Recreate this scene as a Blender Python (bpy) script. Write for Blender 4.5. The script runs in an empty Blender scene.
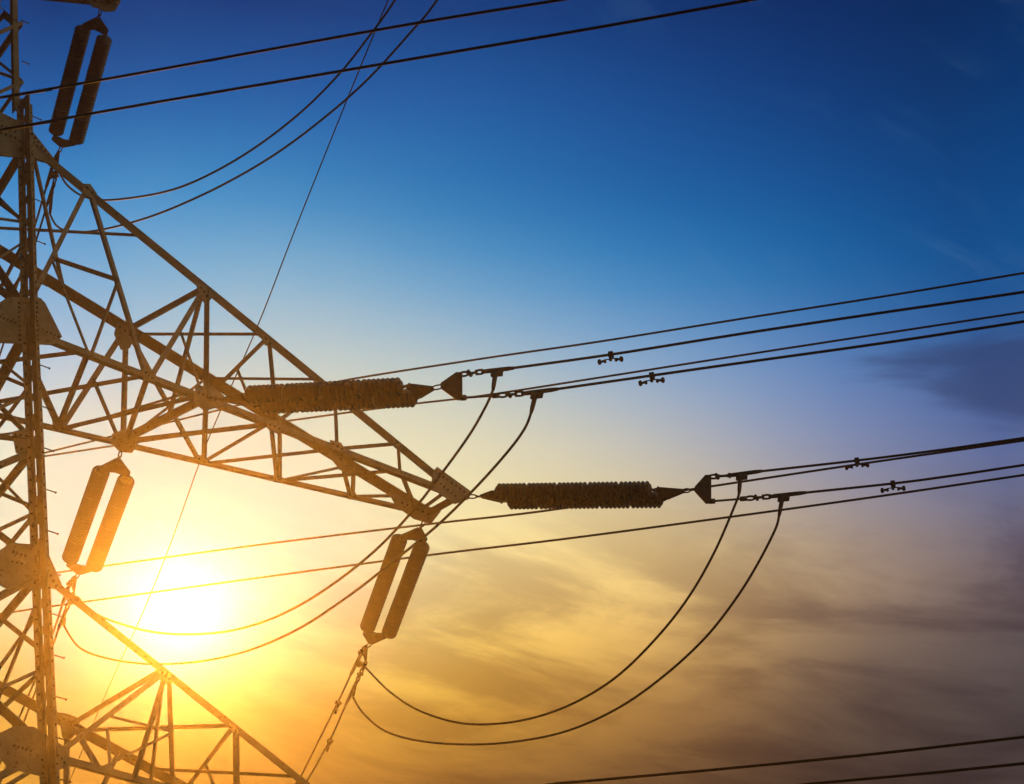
import bpy, bmesh, math, random
from mathutils import Vector as V, Matrix
random.seed(7)
S = bpy.context.scene
COL = S.collection
R = math.radians

# ---------------------------------------------------------------- camera
EYE = V((0, 0, 1.6)); PITCH = R(35); F = 2000.0; CX, CY = 512.0, 392.0
cam_data = bpy.data.cameras.new("camera"); cam_data.sensor_width = 36.0
cam_data.lens = F / 1024 * 36.0; cam_data.clip_start = 0.1; cam_data.clip_end = 3000
cam = bpy.data.objects.new("camera", cam_data); COL.objects.link(cam)
cam.location = EYE; cam.rotation_euler = (R(90) + PITCH, 0, 0)
S.camera = cam

# ---------------------------------------------------------------- render settings
S.render.engine = 'CYCLES'
S.cycles.use_denoising = True
S.cycles.use_adaptive_sampling = False
S.cycles.volume_bounces = 0
S.cycles.max_bounces = 4
S.view_settings.view_transform = 'Standard'
S.view_settings.look = 'None'
S.view_settings.exposure = 0.0
S.view_settings.gamma = 1.0
S.view_settings.use_curve_mapping = False

# ---------------------------------------------------------------- sun and haze strengths
SUN_E = 2.65; SUN_COLOR = (1.0, 0.385, 0.04)
HAZE_DENSITY = 0.0008; HAZE_G = 0.957; HAZE_COLOR = (1.0, 0.86, 0.68); HAZE_TOP = 26.7

# ---------------------------------------------------------------- world
SUN_EL, SUN_AZ = R(28.3), R(-10.6)          # azimuth measured from +Y towards +X
SUN_DIR = V((math.sin(SUN_AZ) * math.cos(SUN_EL), math.cos(SUN_AZ) * math.cos(SUN_EL), math.sin(SUN_EL)))


def lin(c):
    return tuple(((v / 255) / 12.92 if v / 255 <= 0.04045 else ((v / 255 + 0.055) / 1.055) ** 2.4) for v in c)


W = bpy.data.worlds.new("World"); S.world = W; W.use_nodes = True
nt = W.node_tree; nt.nodes.clear()


def N(t, **kw):
    n = nt.nodes.new(t)
    for k, v in kw.items():
        setattr(n, k, v)
    return n


def setin(n, i, v):
    if hasattr(v, 'is_output') or isinstance(v, bpy.types.NodeSocket):
        nt.links.new(v, n.inputs[i])
    else:
        n.inputs[i].default_value = v


def M(op, a, b=None, c=None, clamp=False):
    n = N('ShaderNodeMath', operation=op); n.use_clamp = clamp
    setin(n, 0, a)
    if b is not None: setin(n, 1, b)
    if c is not None: setin(n, 2, c)
    return n.outputs[0]


def SMOOTH(x, lo, hi):
    n = N('ShaderNodeMapRange'); n.interpolation_type = 'SMOOTHSTEP'
    setin(n, 0, x); setin(n, 1, lo); setin(n, 2, hi); setin(n, 3, 0.0); setin(n, 4, 1.0)
    return n.outputs[0]


def LINEAR(x, lo, hi):
    n = N('ShaderNodeMapRange'); setin(n, 0, x); setin(n, 1, lo); setin(n, 2, hi); setin(n, 3, 0.0); setin(n, 4, 1.0)
    return n.outputs[0]


def MIX(f, a, b, mode='MIX'):
    n = N('ShaderNodeMix', data_type='RGBA', blend_type=mode)
    setin(n, 0, f)
    for i, v in ((6, a), (7, b)):
        if isinstance(v, tuple): v = (*v[:3], 1.0)
        setin(n, i, v)
    return n.outputs[2]


def RAMP(x, stops):
    n = N('ShaderNodeValToRGB'); e = n.color_ramp.elements; n.color_ramp.interpolation = 'EASE' if False else 'LINEAR'
    while len(e) < len(stops): e.new(0.5)
    for k, (p, c) in enumerate(stops):
        e[k].position = p; e[k].color = (*c, 1.0)
    setin(n, 0, x)
    return n.outputs[0]


tc = N('ShaderNodeTexCoord')
sep = N('ShaderNodeSeparateXYZ'); nt.links.new(tc.outputs['Generated'], sep.inputs[0])
dx, dy, dz = sep.outputs
EL = M('MULTIPLY', M('ARCSINE', dz), 180 / math.pi)                 # degrees above the horizon
AZ = M('MULTIPLY', M('ARCTAN2', dx, dy), 180 / math.pi)             # degrees right of +Y
T = LINEAR(EL, 22.0, 48.0)


def el_t(deg): return (deg - 22.0) / 26.0


# colours of the evening sky (linear): one column of elevations for each azimuth
SKY_EL = [22.5 + 25.3 * i / 23 for i in range(24)]
#SKY_BEGIN
SKY = [
    (-17.99, [(0.7529, 0.3515, 0.0452), (0.8054, 0.3955, 0.0568), (0.8816, 0.4713, 0.0812), (0.9472, 0.6002, 0.1448), (0.9895, 0.7501, 0.2598), (0.9996, 0.8506, 0.4132), (1.0000, 0.8907, 0.5380), (0.9992, 0.8871, 0.5890), (0.9846, 0.8686, 0.5926), (0.9070, 0.8232, 0.6229), (0.7275, 0.7175, 0.6716), (0.5044, 0.5884, 0.7003), (0.3345, 0.4912, 0.7001), (0.2300, 0.4264, 0.6774), (0.1478, 0.3603, 0.6452), (0.0800, 0.2900, 0.5984), (0.0435, 0.2197, 0.5168), (0.0224, 0.1522, 0.4215), (0.0096, 0.1021, 0.3363), (0.0060, 0.0731, 0.2630), (0.0041, 0.0476, 0.1914), (0.0039, 0.0443, 0.1826), (0.0039, 0.0445, 0.1842), (0.0040, 0.0448, 0.1858)]),
    (-15.69, [(0.7529, 0.3515, 0.0452), (0.7873, 0.3802, 0.0527), (0.8638, 0.4500, 0.0732), (0.9330, 0.5667, 0.1297), (0.9826, 0.7264, 0.2518), (0.9989, 0.8424, 0.4125), (1.0000, 0.8949, 0.5440), (0.9998, 0.8957, 0.6000), (0.9929, 0.8762, 0.5971), (0.9437, 0.8405, 0.6050), (0.7994, 0.7545, 0.6426), (0.5959, 0.6399, 0.6754), (0.4149, 0.5421, 0.6857), (0.2889, 0.4706, 0.6737), (0.1897, 0.3994, 0.6497), (0.1063, 0.3236, 0.6146), (0.0550, 0.2507, 0.5501), (0.0300, 0.1818, 0.4635), (0.0132, 0.1238, 0.3790), (0.0072, 0.0878, 0.3026), (0.0051, 0.0593, 0.2282), (0.0042, 0.0463, 0.1946), (0.0042, 0.0464, 0.1956), (0.0042, 0.0466, 0.1966)]),
    (-13.33, [(0.7242, 0.3335, 0.0451), (0.7455, 0.3569, 0.0527), (0.8442, 0.4663, 0.0905), (0.9294, 0.6058, 0.1934), (0.9796, 0.7798, 0.4088), (0.9981, 0.8919, 0.5837), (1.0000, 0.9264, 0.6581), (1.0000, 0.9167, 0.6534), (0.9970, 0.8877, 0.6185), (0.9680, 0.8504, 0.5937), (0.8598, 0.7806, 0.6053), (0.6840, 0.6851, 0.6374), (0.5057, 0.5963, 0.6589), (0.3571, 0.5179, 0.6612), (0.2350, 0.4386, 0.6475), (0.1349, 0.3544, 0.6196), (0.0665, 0.2752, 0.5692), (0.0360, 0.2052, 0.4928), (0.0169, 0.1430, 0.4123), (0.0083, 0.1004, 0.3344), (0.0058, 0.0692, 0.2572), (0.0043, 0.0470, 0.2002), (0.0044, 0.0470, 0.2003), (0.0044, 0.0470, 0.2003)]),
    (-10.92, [(0.6693, 0.3014, 0.0434), (0.6742, 0.3091, 0.0462), (0.7999, 0.4518, 0.0922), (0.9094, 0.6093, 0.1998), (0.9715, 0.7929, 0.4498), (0.9963, 0.9135, 0.6515), (0.9999, 0.9415, 0.7106), (1.0000, 0.9292, 0.6807), (0.9985, 0.8989, 0.6285), (0.9797, 0.8601, 0.5857), (0.8994, 0.7993, 0.5729), (0.7476, 0.7150, 0.5989), (0.5740, 0.6305, 0.6286), (0.4108, 0.5487, 0.6443), (0.2696, 0.4639, 0.6406), (0.1557, 0.3721, 0.6147), (0.0725, 0.2855, 0.5703), (0.0368, 0.2148, 0.5028), (0.0185, 0.1528, 0.4281), (0.0088, 0.1069, 0.3520), (0.0061, 0.0752, 0.2743), (0.0044, 0.0463, 0.1983), (0.0044, 0.0462, 0.1981), (0.0044, 0.0462, 0.1978)]),
    (-8.47, [(0.5835, 0.2576, 0.0377), (0.5794, 0.2556, 0.0374), (0.7154, 0.3816, 0.0676), (0.8507, 0.5274, 0.1315), (0.9436, 0.7065, 0.2969), (0.9899, 0.8494, 0.4778), (0.9985, 0.9048, 0.5921), (0.9988, 0.9139, 0.6231), (0.9976, 0.8982, 0.6033), (0.9811, 0.8654, 0.5687), (0.9151, 0.8090, 0.5458), (0.7818, 0.7304, 0.5654), (0.6099, 0.6437, 0.6008), (0.4375, 0.5576, 0.6266), (0.2840, 0.4701, 0.6307), (0.1632, 0.3747, 0.6042), (0.0733, 0.2835, 0.5598), (0.0337, 0.2138, 0.4995), (0.0179, 0.1560, 0.4324), (0.0089, 0.1104, 0.3612), (0.0061, 0.0788, 0.2849), (0.0047, 0.0501, 0.2070), (0.0045, 0.0455, 0.1944), (0.0045, 0.0454, 0.1942)]),
    (-5.99, [(0.4791, 0.2090, 0.0328), (0.4759, 0.2076, 0.0327), (0.6171, 0.3092, 0.0475), (0.7811, 0.4410, 0.0785), (0.9061, 0.6070, 0.1663), (0.9756, 0.7562, 0.2978), (0.9894, 0.8298, 0.4332), (0.9911, 0.8626, 0.5143), (0.9902, 0.8693, 0.5383), (0.9685, 0.8478, 0.5330), (0.8977, 0.7936, 0.5219), (0.7682, 0.7182, 0.5419), (0.5955, 0.6304, 0.5831), (0.4182, 0.5392, 0.6141), (0.2622, 0.4476, 0.6178), (0.1474, 0.3545, 0.5878), (0.0659, 0.2671, 0.5400), (0.0284, 0.2031, 0.4856), (0.0159, 0.1538, 0.4281), (0.0087, 0.1126, 0.3647), (0.0062, 0.0818, 0.2912), (0.0049, 0.0537, 0.2147), (0.0046, 0.0452, 0.1914), (0.0046, 0.0452, 0.1913)]),
    (-3.49, [(0.3651, 0.1602, 0.0318), (0.3632, 0.1594, 0.0318), (0.5160, 0.2511, 0.0399), (0.7106, 0.3778, 0.0573), (0.8629, 0.5271, 0.1080), (0.9514, 0.6634, 0.1947), (0.9712, 0.7367, 0.3017), (0.9749, 0.7851, 0.3904), (0.9741, 0.8155, 0.4477), (0.9424, 0.8077, 0.4809), (0.8545, 0.7557, 0.4986), (0.7166, 0.6822, 0.5278), (0.5426, 0.5960, 0.5745), (0.3656, 0.5020, 0.6072), (0.2146, 0.4065, 0.6040), (0.1146, 0.3184, 0.5672), (0.0515, 0.2406, 0.5144), (0.0216, 0.1854, 0.4638), (0.0128, 0.1460, 0.4157), (0.0080, 0.1115, 0.3606), (0.0060, 0.0826, 0.2914), (0.0050, 0.0554, 0.2174), (0.0046, 0.0446, 0.1878), (0.0046, 0.0446, 0.1877)]),
    (-0.98, [(0.2645, 0.1183, 0.0309), (0.2640, 0.1181, 0.0309), (0.4110, 0.1978, 0.0367), (0.6091, 0.3123, 0.0489), (0.7803, 0.4484, 0.0829), (0.8981, 0.5802, 0.1440), (0.9398, 0.6624, 0.2263), (0.9468, 0.7169, 0.3058), (0.9336, 0.7496, 0.3753), (0.8852, 0.7467, 0.4371), (0.7816, 0.6977, 0.4832), (0.6365, 0.6275, 0.5269), (0.4680, 0.5457, 0.5751), (0.3029, 0.4548, 0.6014), (0.1665, 0.3615, 0.5864), (0.0831, 0.2801, 0.5422), (0.0372, 0.2118, 0.4860), (0.0156, 0.1644, 0.4365), (0.0099, 0.1325, 0.3928), (0.0070, 0.1039, 0.3433), (0.0056, 0.0783, 0.2800), (0.0048, 0.0536, 0.2118), (0.0045, 0.0427, 0.1814), (0.0045, 0.0427, 0.1814)]),
    (1.54, [(0.1866, 0.0866, 0.0290), (0.1871, 0.0868, 0.0290), (0.3059, 0.1478, 0.0360), (0.4723, 0.2388, 0.0492), (0.6512, 0.3644, 0.0805), (0.8088, 0.5049, 0.1352), (0.8899, 0.6109, 0.2073), (0.9021, 0.6637, 0.2706), (0.8636, 0.6753, 0.3328), (0.7922, 0.6663, 0.4104), (0.6772, 0.6202, 0.4790), (0.5301, 0.5558, 0.5388), (0.3763, 0.4815, 0.5834), (0.2350, 0.3990, 0.5943), (0.1222, 0.3147, 0.5632), (0.0577, 0.2426, 0.5119), (0.0257, 0.1831, 0.4548), (0.0112, 0.1423, 0.4052), (0.0077, 0.1151, 0.3616), (0.0059, 0.0908, 0.3144), (0.0050, 0.0693, 0.2583), (0.0044, 0.0486, 0.1988), (0.0041, 0.0396, 0.1726), (0.0041, 0.0396, 0.1727)]),
    (4.05, [(0.1310, 0.0646, 0.0284), (0.1318, 0.0649, 0.0283), (0.2216, 0.1097, 0.0372), (0.3482, 0.1772, 0.0519), (0.5140, 0.2861, 0.0825), (0.6836, 0.4215, 0.1329), (0.7897, 0.5377, 0.1968), (0.8081, 0.5861, 0.2475), (0.7571, 0.5845, 0.3060), (0.6749, 0.5731, 0.3949), (0.5578, 0.5322, 0.4776), (0.4186, 0.4762, 0.5456), (0.2855, 0.4111, 0.5812), (0.1704, 0.3392, 0.5751), (0.0824, 0.2666, 0.5308), (0.0367, 0.2054, 0.4755), (0.0164, 0.1551, 0.4198), (0.0078, 0.1209, 0.3711), (0.0059, 0.0976, 0.3272), (0.0050, 0.0769, 0.2819), (0.0044, 0.0594, 0.2328), (0.0039, 0.0426, 0.1820), (0.0038, 0.0362, 0.1627), (0.0038, 0.0363, 0.1629)]),
    (6.55, [(0.1022, 0.0542, 0.0298), (0.1029, 0.0545, 0.0298), (0.1646, 0.0870, 0.0405), (0.2483, 0.1337, 0.0559), (0.3692, 0.2126, 0.0834), (0.5056, 0.3171, 0.1265), (0.6108, 0.4180, 0.1810), (0.6386, 0.4632, 0.2287), (0.6011, 0.4697, 0.2956), (0.5306, 0.4651, 0.3906), (0.4292, 0.4346, 0.4742), (0.3145, 0.3911, 0.5348), (0.2085, 0.3377, 0.5540), (0.1192, 0.2786, 0.5334), (0.0540, 0.2202, 0.4843), (0.0232, 0.1712, 0.4315), (0.0106, 0.1304, 0.3805), (0.0057, 0.1026, 0.3345), (0.0047, 0.0822, 0.2915), (0.0042, 0.0646, 0.2489), (0.0038, 0.0503, 0.2063), (0.0035, 0.0366, 0.1631), (0.0034, 0.0329, 0.1514), (0.0034, 0.0330, 0.1519)]),
    (9.02, [(0.0813, 0.0471, 0.0321), (0.0821, 0.0474, 0.0320), (0.1155, 0.0685, 0.0447), (0.1597, 0.0964, 0.0601), (0.2310, 0.1433, 0.0838), (0.3283, 0.2142, 0.1193), (0.4246, 0.2937, 0.1651), (0.4591, 0.3368, 0.2154), (0.4385, 0.3546, 0.2937), (0.3840, 0.3575, 0.3907), (0.3035, 0.3376, 0.4674), (0.2190, 0.3064, 0.5115), (0.1411, 0.2652, 0.5119), (0.0766, 0.2199, 0.4799), (0.0324, 0.1763, 0.4312), (0.0141, 0.1394, 0.3841), (0.0069, 0.1083, 0.3391), (0.0044, 0.0861, 0.2963), (0.0038, 0.0682, 0.2547), (0.0035, 0.0534, 0.2159), (0.0033, 0.0420, 0.1798), (0.0031, 0.0309, 0.1433), (0.0031, 0.0297, 0.1395), (0.0032, 0.0299, 0.1402)]),
    (11.46, [(0.0689, 0.0435, 0.0356), (0.0710, 0.0450, 0.0366), (0.0879, 0.0584, 0.0487), (0.1111, 0.0754, 0.0628), (0.1528, 0.1034, 0.0832), (0.2233, 0.1529, 0.1143), (0.2991, 0.2117, 0.1560), (0.3251, 0.2469, 0.2096), (0.3094, 0.2663, 0.2928), (0.2644, 0.2696, 0.3813), (0.2024, 0.2546, 0.4416), (0.1424, 0.2310, 0.4649), (0.0879, 0.2003, 0.4519), (0.0445, 0.1679, 0.4176), (0.0173, 0.1375, 0.3756), (0.0080, 0.1111, 0.3359), (0.0046, 0.0882, 0.2967), (0.0035, 0.0707, 0.2572), (0.0031, 0.0554, 0.2185), (0.0029, 0.0437, 0.1848), (0.0029, 0.0348, 0.1549), (0.0028, 0.0267, 0.1271), (0.0028, 0.0269, 0.1280), (0.0029, 0.0271, 0.1288)]),
    (13.86, [(0.0611, 0.0417, 0.0393), (0.0643, 0.0444, 0.0419), (0.0750, 0.0540, 0.0520), (0.0906, 0.0662, 0.0643), (0.1192, 0.0863, 0.0825), (0.1711, 0.1234, 0.1124), (0.2201, 0.1638, 0.1534), (0.2308, 0.1885, 0.2094), (0.2140, 0.2033, 0.2878), (0.1763, 0.2021, 0.3554), (0.1304, 0.1868, 0.3884), (0.0891, 0.1676, 0.3904), (0.0532, 0.1467, 0.3741), (0.0253, 0.1260, 0.3493), (0.0097, 0.1061, 0.3194), (0.0052, 0.0875, 0.2874), (0.0034, 0.0713, 0.2540), (0.0029, 0.0580, 0.2193), (0.0026, 0.0459, 0.1858), (0.0025, 0.0370, 0.1584), (0.0025, 0.0298, 0.1339), (0.0025, 0.0250, 0.1172), (0.0025, 0.0251, 0.1181), (0.0025, 0.0252, 0.1189)]),
    (16.20, [(0.0578, 0.0409, 0.0409), (0.0613, 0.0445, 0.0453), (0.0686, 0.0521, 0.0546), (0.0790, 0.0612, 0.0660), (0.0986, 0.0761, 0.0836), (0.1335, 0.1024, 0.1137), (0.1602, 0.1289, 0.1559), (0.1595, 0.1459, 0.2138), (0.1412, 0.1547, 0.2824), (0.1102, 0.1478, 0.3248), (0.0774, 0.1312, 0.3296), (0.0514, 0.1167, 0.3169), (0.0301, 0.1047, 0.3033), (0.0137, 0.0933, 0.2902), (0.0059, 0.0811, 0.2692), (0.0037, 0.0685, 0.2427), (0.0028, 0.0575, 0.2143), (0.0024, 0.0478, 0.1848), (0.0022, 0.0391, 0.1578), (0.0021, 0.0325, 0.1364), (0.0021, 0.0264, 0.1163), (0.0021, 0.0241, 0.1088), (0.0021, 0.0242, 0.1097), (0.0022, 0.0243, 0.1106)]),
]
#SKY_END
sky = None
for i, (azi, colm) in enumerate(SKY):
    rmp = RAMP(T, [(max(0.0, min(1.0, el_t(e))), c) for e, c in zip(SKY_EL, colm)])
    sky = rmp if sky is None else MIX(LINEAR(AZ, SKY[i - 1][0], azi), sky, rmp)

# clouds: streaky noise in direction space
def streaks(fa, fe, tilt, seed, det, dist):
    cv = N('ShaderNodeCombineXYZ')
    setin(cv, 0, M('MULTIPLY', AZ, fa)); setin(cv, 1, M('MULTIPLY', M('ADD', EL, M('MULTIPLY', AZ, tilt)), fe)); setin(cv, 2, seed)
    n = N('ShaderNodeTexNoise'); nt.links.new(cv.outputs[0], n.inputs['Vector'])
    n.inputs['Scale'].default_value = 1.0; n.inputs['Detail'].default_value = det; n.inputs['Roughness'].default_value = 0.58
    n.inputs['Distortion'].default_value = dist
    return n.outputs['Fac']


cl = streaks(0.12, 0.44, 0.14, 5.9, 8, 0.6)
fine = streaks(0.22, 1.5, 0.22, 9.1, 6, 0.6)
cmb = M('ADD', M('MULTIPLY', cl, 0.8), M('MULTIPLY', fine, 0.2))
low = M('SUBTRACT', 1.0, SMOOTH(EL, 28.2, 33.2))
amt = M('MULTIPLY', low, M('ADD', 0.25, M('MULTIPLY', SMOOTH(AZ, -9.0, 1.0), 0.75)))
tone = MIX(SMOOTH(cmb, 0.38, 0.62), (1.20, 1.16, 1.06), (0.69, 0.61, 0.63))
sky = MIX(amt, sky, MIX(1.0, sky, tone, 'MULTIPLY'))
# a few faint high wisps
wis = M('MULTIPLY', M('MULTIPLY', SMOOTH(M('ADD', M('MULTIPLY', streaks(0.16, 0.5, 0.62, 21.3, 7, 1.0), 0.8), M('MULTIPLY', fine, 0.2)), 0.52, 0.72), SMOOTH(EL, 33.0, 36.0)), SMOOTH(AZ, -2.0, 6.0))
sky = MIX(M('MULTIPLY', wis, 0.05), sky, lin((140, 165, 205)))
# the slate cloud bank on the right
qx = M('MULTIPLY', M('SUBTRACT', AZ, 18.0), 0.16); qy = M('MULTIPLY', M('SUBTRACT', EL, M('SUBTRACT', 36.1, M('MULTIPLY', AZ, 0.11))), 0.60)
q = M('SQRT', M('ADD', M('MULTIPLY', qx, qx), M('MULTIPLY', qy, qy)))
bank = M('SUBTRACT', 1.0, SMOOTH(M('ADD', q, M('MULTIPLY', M('SUBTRACT', cmb, 0.5), 2.6)), 0.4, 1.15))
sky = MIX(M('MULTIPLY', bank, 0.62), sky, lin((52, 60, 100)))

# glow round the sun
vd = N('ShaderNodeVectorMath', operation='DOT_PRODUCT'); nt.links.new(tc.outputs['Generated'], vd.inputs[0]); vd.inputs[1].default_value = SUN_DIR
ANG = M('MULTIPLY', M('ARCCOSINE', M('MINIMUM', vd.outputs['Value'], 1.0)), 180 / math.pi)


def gauss(w):
    x = M('DIVIDE', ANG, w)
    return M('EXPONENT', M('MULTIPLY', M('MULTIPLY', x, x), -1.0))


def addglow(c, w, col, k):
    return MIX(1.0, c, MIX(M('MULTIPLY', gauss(w), k), (0, 0, 0), col), 'ADD')


sky = addglow(sky, 1.5, (1.0, 0.98, 0.92), 0.8)
# most of the glow round the sun is light scattered by the haze itself, so the sky behind it is that much dimmer
den = M('POWER', M('SUBTRACT', 1.0 + HAZE_G ** 2, M('MULTIPLY', vd.outputs['Value'], 2 * HAZE_G)), 1.5)
phase = M('DIVIDE', (1 - HAZE_G ** 2) / (4 * math.pi), den)
path = M('DIVIDE', HAZE_TOP - 1.6, M('MAXIMUM', dz, 0.2))
aur = M('MULTIPLY', M('MULTIPLY', phase, path), SUN_E * HAZE_DENSITY)
sc3 = N('ShaderNodeSeparateColor'); nt.links.new(sky, sc3.inputs[0]); cc3 = N('ShaderNodeCombineColor')
for i in range(3):
    behind = M('MAXIMUM', sc3.outputs[i], 0.002)
    ratio = M('DIVIDE', M('MULTIPLY', aur, 1.1 * SUN_COLOR[i] * HAZE_COLOR[i]), behind)
    setin(cc3, i, M('MULTIPLY', behind, M('EXPONENT', M('MULTIPLY', ratio, -1.0))))
sky = cc3.outputs[0]

# the rest of the sky dome, out of the picture: Nishita daylight, an added bright lobe at the right behind the viewer to light the steel, dark land below
nish = N('ShaderNodeTexSky'); nish.sky_type = 'NISHITA'; nish.sun_disc = False
nish.sun_elevation = SUN_EL; nish.sun_rotation = SUN_AZ
nis = MIX(1.0, nish.outputs[0], (0.05, 0.05, 0.05), 'MULTIPLY')
ld = N('ShaderNodeVectorMath', operation='DOT_PRODUCT'); nt.links.new(tc.outputs['Generated'], ld.inputs[0])
ld.inputs[1].default_value = V((0.93, -0.33, 0.16)).normalized()
lobe = SMOOTH(ld.outputs['Value'], 0.45, 1.0)
rest = MIX(1.0, MIX(1.0, nis, (0.10, 0.10, 0.10), 'MULTIPLY'), MIX(lobe, (0, 0, 0), (0.52, 0.42, 0.25)), 'ADD')
front = M('MULTIPLY', M('SUBTRACT', 1.0, SMOOTH(M('ABSOLUTE', AZ), 24.0, 48.0)), M('SUBTRACT', 1.0, SMOOTH(EL, 52.0, 75.0)))
sky = MIX(front, rest, sky)
sky = MIX(SMOOTH(EL, -2.0, 3.0), (0.004, 0.003, 0.002), sky)
bg = N('ShaderNodeBackground'); nt.links.new(sky, bg.inputs[0]); bg.inputs[1].default_value = 1.0
wo = N('ShaderNodeOutputWorld'); nt.links.new(bg.outputs[0], wo.inputs[0])

# ---------------------------------------------------------------- sun
sd = bpy.data.lights.new("sun", 'SUN'); sd.energy = SUN_E; sd.angle = R(0.5); sd.color = SUN_COLOR
so = bpy.data.objects.new("sun", sd); COL.objects.link(so)
so.rotation_euler = SUN_DIR.to_track_quat('Z', 'Y').to_euler(); so.location = SUN_DIR * 200

# ---------------------------------------------------------------- geometry of sight lines: points of the survey
cP, sP = math.cos(PITCH), math.sin(PITCH)


def ray(px, py):
    u, v = (px - CX) / F, (CY - py) / F
    return V((u, cP - sP * v, sP + cP * v))


def proj(P):
    q = P - EYE
    fw = q.y * cP + q.z * sP; up = -q.y * sP + q.z * cP
    return CX + F * q.x / fw, CY - F * up / fw, fw


def at_height(px, py, z):                       # z above the eye
    d = ray(px, py); return EYE + d * (z / d.z)


def on_wall(px, py, P0, d):                     # vertical plane through P0 along horizontal d
    n = V((-d[1], d[0], 0)); r = ray(px, py)
    return EYE + r * ((P0 - EYE).dot(n) / r.dot(n))


def on_plane(px, py, P0, n):
    r = ray(px, py); return EYE + r * ((P0 - EYE).dot(n) / r.dot(n))


def on_line(A, B, x=None, y=None):              # the point of line AB seen at column x (or row y)
    lo, hi = -1.5, 2.5
    f = (lambda t: proj(A.lerp(B, t))[0] - x) if x is not None else (lambda t: proj(A.lerp(B, t))[1] - y)
    s = 1 if f(1) > f(0) else -1
    for _ in range(50):
        m = (lo + hi) / 2
        if f(m) * s < 0: lo = m
        else: hi = m
    return A.lerp(B, (lo + hi) / 2)


# ---------------------------------------------------------------- materials
def mat(name, c1, c2, scale=6.0, rough=0.6, metal=0.0, bump=0.15, spec=0.4, spots=None):
    m = bpy.data.materials.new(name); m.use_nodes = True
    t = m.node_tree; b = t.nodes['Principled BSDF']
    co = t.nodes.new('ShaderNodeTexCoord')
    no = t.nodes.new('ShaderNodeTexNoise'); no.inputs['Scale'].default_value = scale; no.inputs['Detail'].default_value = 8
    no.inputs['Roughness'].default_value = 0.65
    t.links.new(co.outputs['Object'], no.inputs['Vector'])
    cr = t.nodes.new('ShaderNodeValToRGB'); cr.color_ramp.elements[0].position = 0.32; cr.color_ramp.elements[1].position = 0.68
    cr.color_ramp.elements[0].color = (*c1, 1); cr.color_ramp.elements[1].color = (*c2, 1)
    t.links.new(no.outputs['Fac'], cr.inputs[0])
    col = cr.outputs[0]
    if spots:
        n2 = t.nodes.new('ShaderNodeTexNoise'); n2.inputs['Scale'].default_value = scale * 4; n2.inputs['Detail'].default_value = 5
        t.links.new(co.outputs['Object'], n2.inputs['Vector'])
        mr = t.nodes.new('ShaderNodeMapRange'); mr.inputs[1].default_value = 0.56; mr.inputs[2].default_value = 0.70
        t.links.new(n2.outputs['Fac'], mr.inputs[0])
        mx = t.nodes.new('ShaderNodeMix'); mx.data_type = 'RGBA'
        t.links.new(mr.outputs[0], mx.inputs[0]); t.links.new(col, mx.inputs[6]); mx.inputs[7].default_value = (*spots, 1)
        col = mx.outputs[2]
    t.links.new(col, b.inputs['Base Color'])
    b.inputs['Roughness'].default_value = rough; b.inputs['Metallic'].default_value = metal
    b.inputs['Specular IOR Level'].default_value = spec
    if bump:
        bp = t.nodes.new('ShaderNodeBump'); bp.inputs['Strength'].default_value = bump; bp.inputs['Distance'].default_value = 0.01
        t.links.new(no.outputs['Fac'], bp.inputs['Height']); t.links.new(bp.outputs[0], b.inputs['Normal'])
    return m


STEEL = mat("galvanised_steel", (0.20, 0.165, 0.115), (0.33, 0.29, 0.22), 5, 0.75, 0.0, 0.1, 0.3, (0.16, 0.09, 0.045))
BOLT = mat("bolt_steel", (0.05, 0.03, 0.02), (0.10, 0.06, 0.04), 20, 0.6)
PORC = mat("brown_glazed_porcelain", (0.030, 0.012, 0.007), (0.055, 0.022, 0.012), 8, 0.22, 0, 0, 0.5)
HARD = mat("forged_fittings", (0.05, 0.040, 0.034), (0.11, 0.09, 0.075), 15, 0.6, 0.2, 0.1)
ALU = mat("weathered_conductor", (0.045, 0.038, 0.034), (0.09, 0.08, 0.07), 30, 0.6, 0.2, 0.0)
GRASS = mat("rough_grass", (0.030, 0.036, 0.016), (0.075, 0.070, 0.034), 0.35, 0.95, 0, 0.4, 0.1, (0.09, 0.07, 0.045))


# ---------------------------------------------------------------- mesh helpers
def link(name, bm, m, parent=None, smooth=False):
    me = bpy.data.meshes.new(name); bm.normal_update(); bm.to_mesh(me); bm.free()
    for q in (m if isinstance(m, (list, tuple)) else [m]): me.materials.append(q)
    if smooth:
        for p in me.polygons: p.use_smooth = True
    o = bpy.data.objects.new(name, me); COL.objects.link(o)
    if parent: o.parent = parent; o.matrix_parent_inverse = PINV.get(parent.name, Matrix.Identity(4))
    return o


PINV = {}


def tag(o, label, cat, group=None, kind=None):
    if label: o['label'] = label
    if cat: o['category'] = cat
    if group: o['group'] = group
    if kind: o['kind'] = kind
    return o


def empty(name, loc):
    o = bpy.data.objects.new(name, None); COL.objects.link(o); o.location = loc; o.empty_display_size = 0.3
    PINV[o.name] = Matrix.Translation(-V(loc))
    return o


def box(bm, c, ex, ey, ez, mi=0):               # centre and three half-extent vectors
    vs = [bm.verts.new(c + ex * a + ey * b + ez * d) for a in (-1, 1) for b in (-1, 1) for d in (-1, 1)]
    for f in ((0, 1, 3, 2), (4, 6, 7, 5), (0, 4, 5, 1), (2, 3, 7, 6), (0, 2, 6, 4), (1, 5, 7, 3)):
        fc = bm.faces.new([vs[i] for i in f]); fc.material_index = mi


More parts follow.
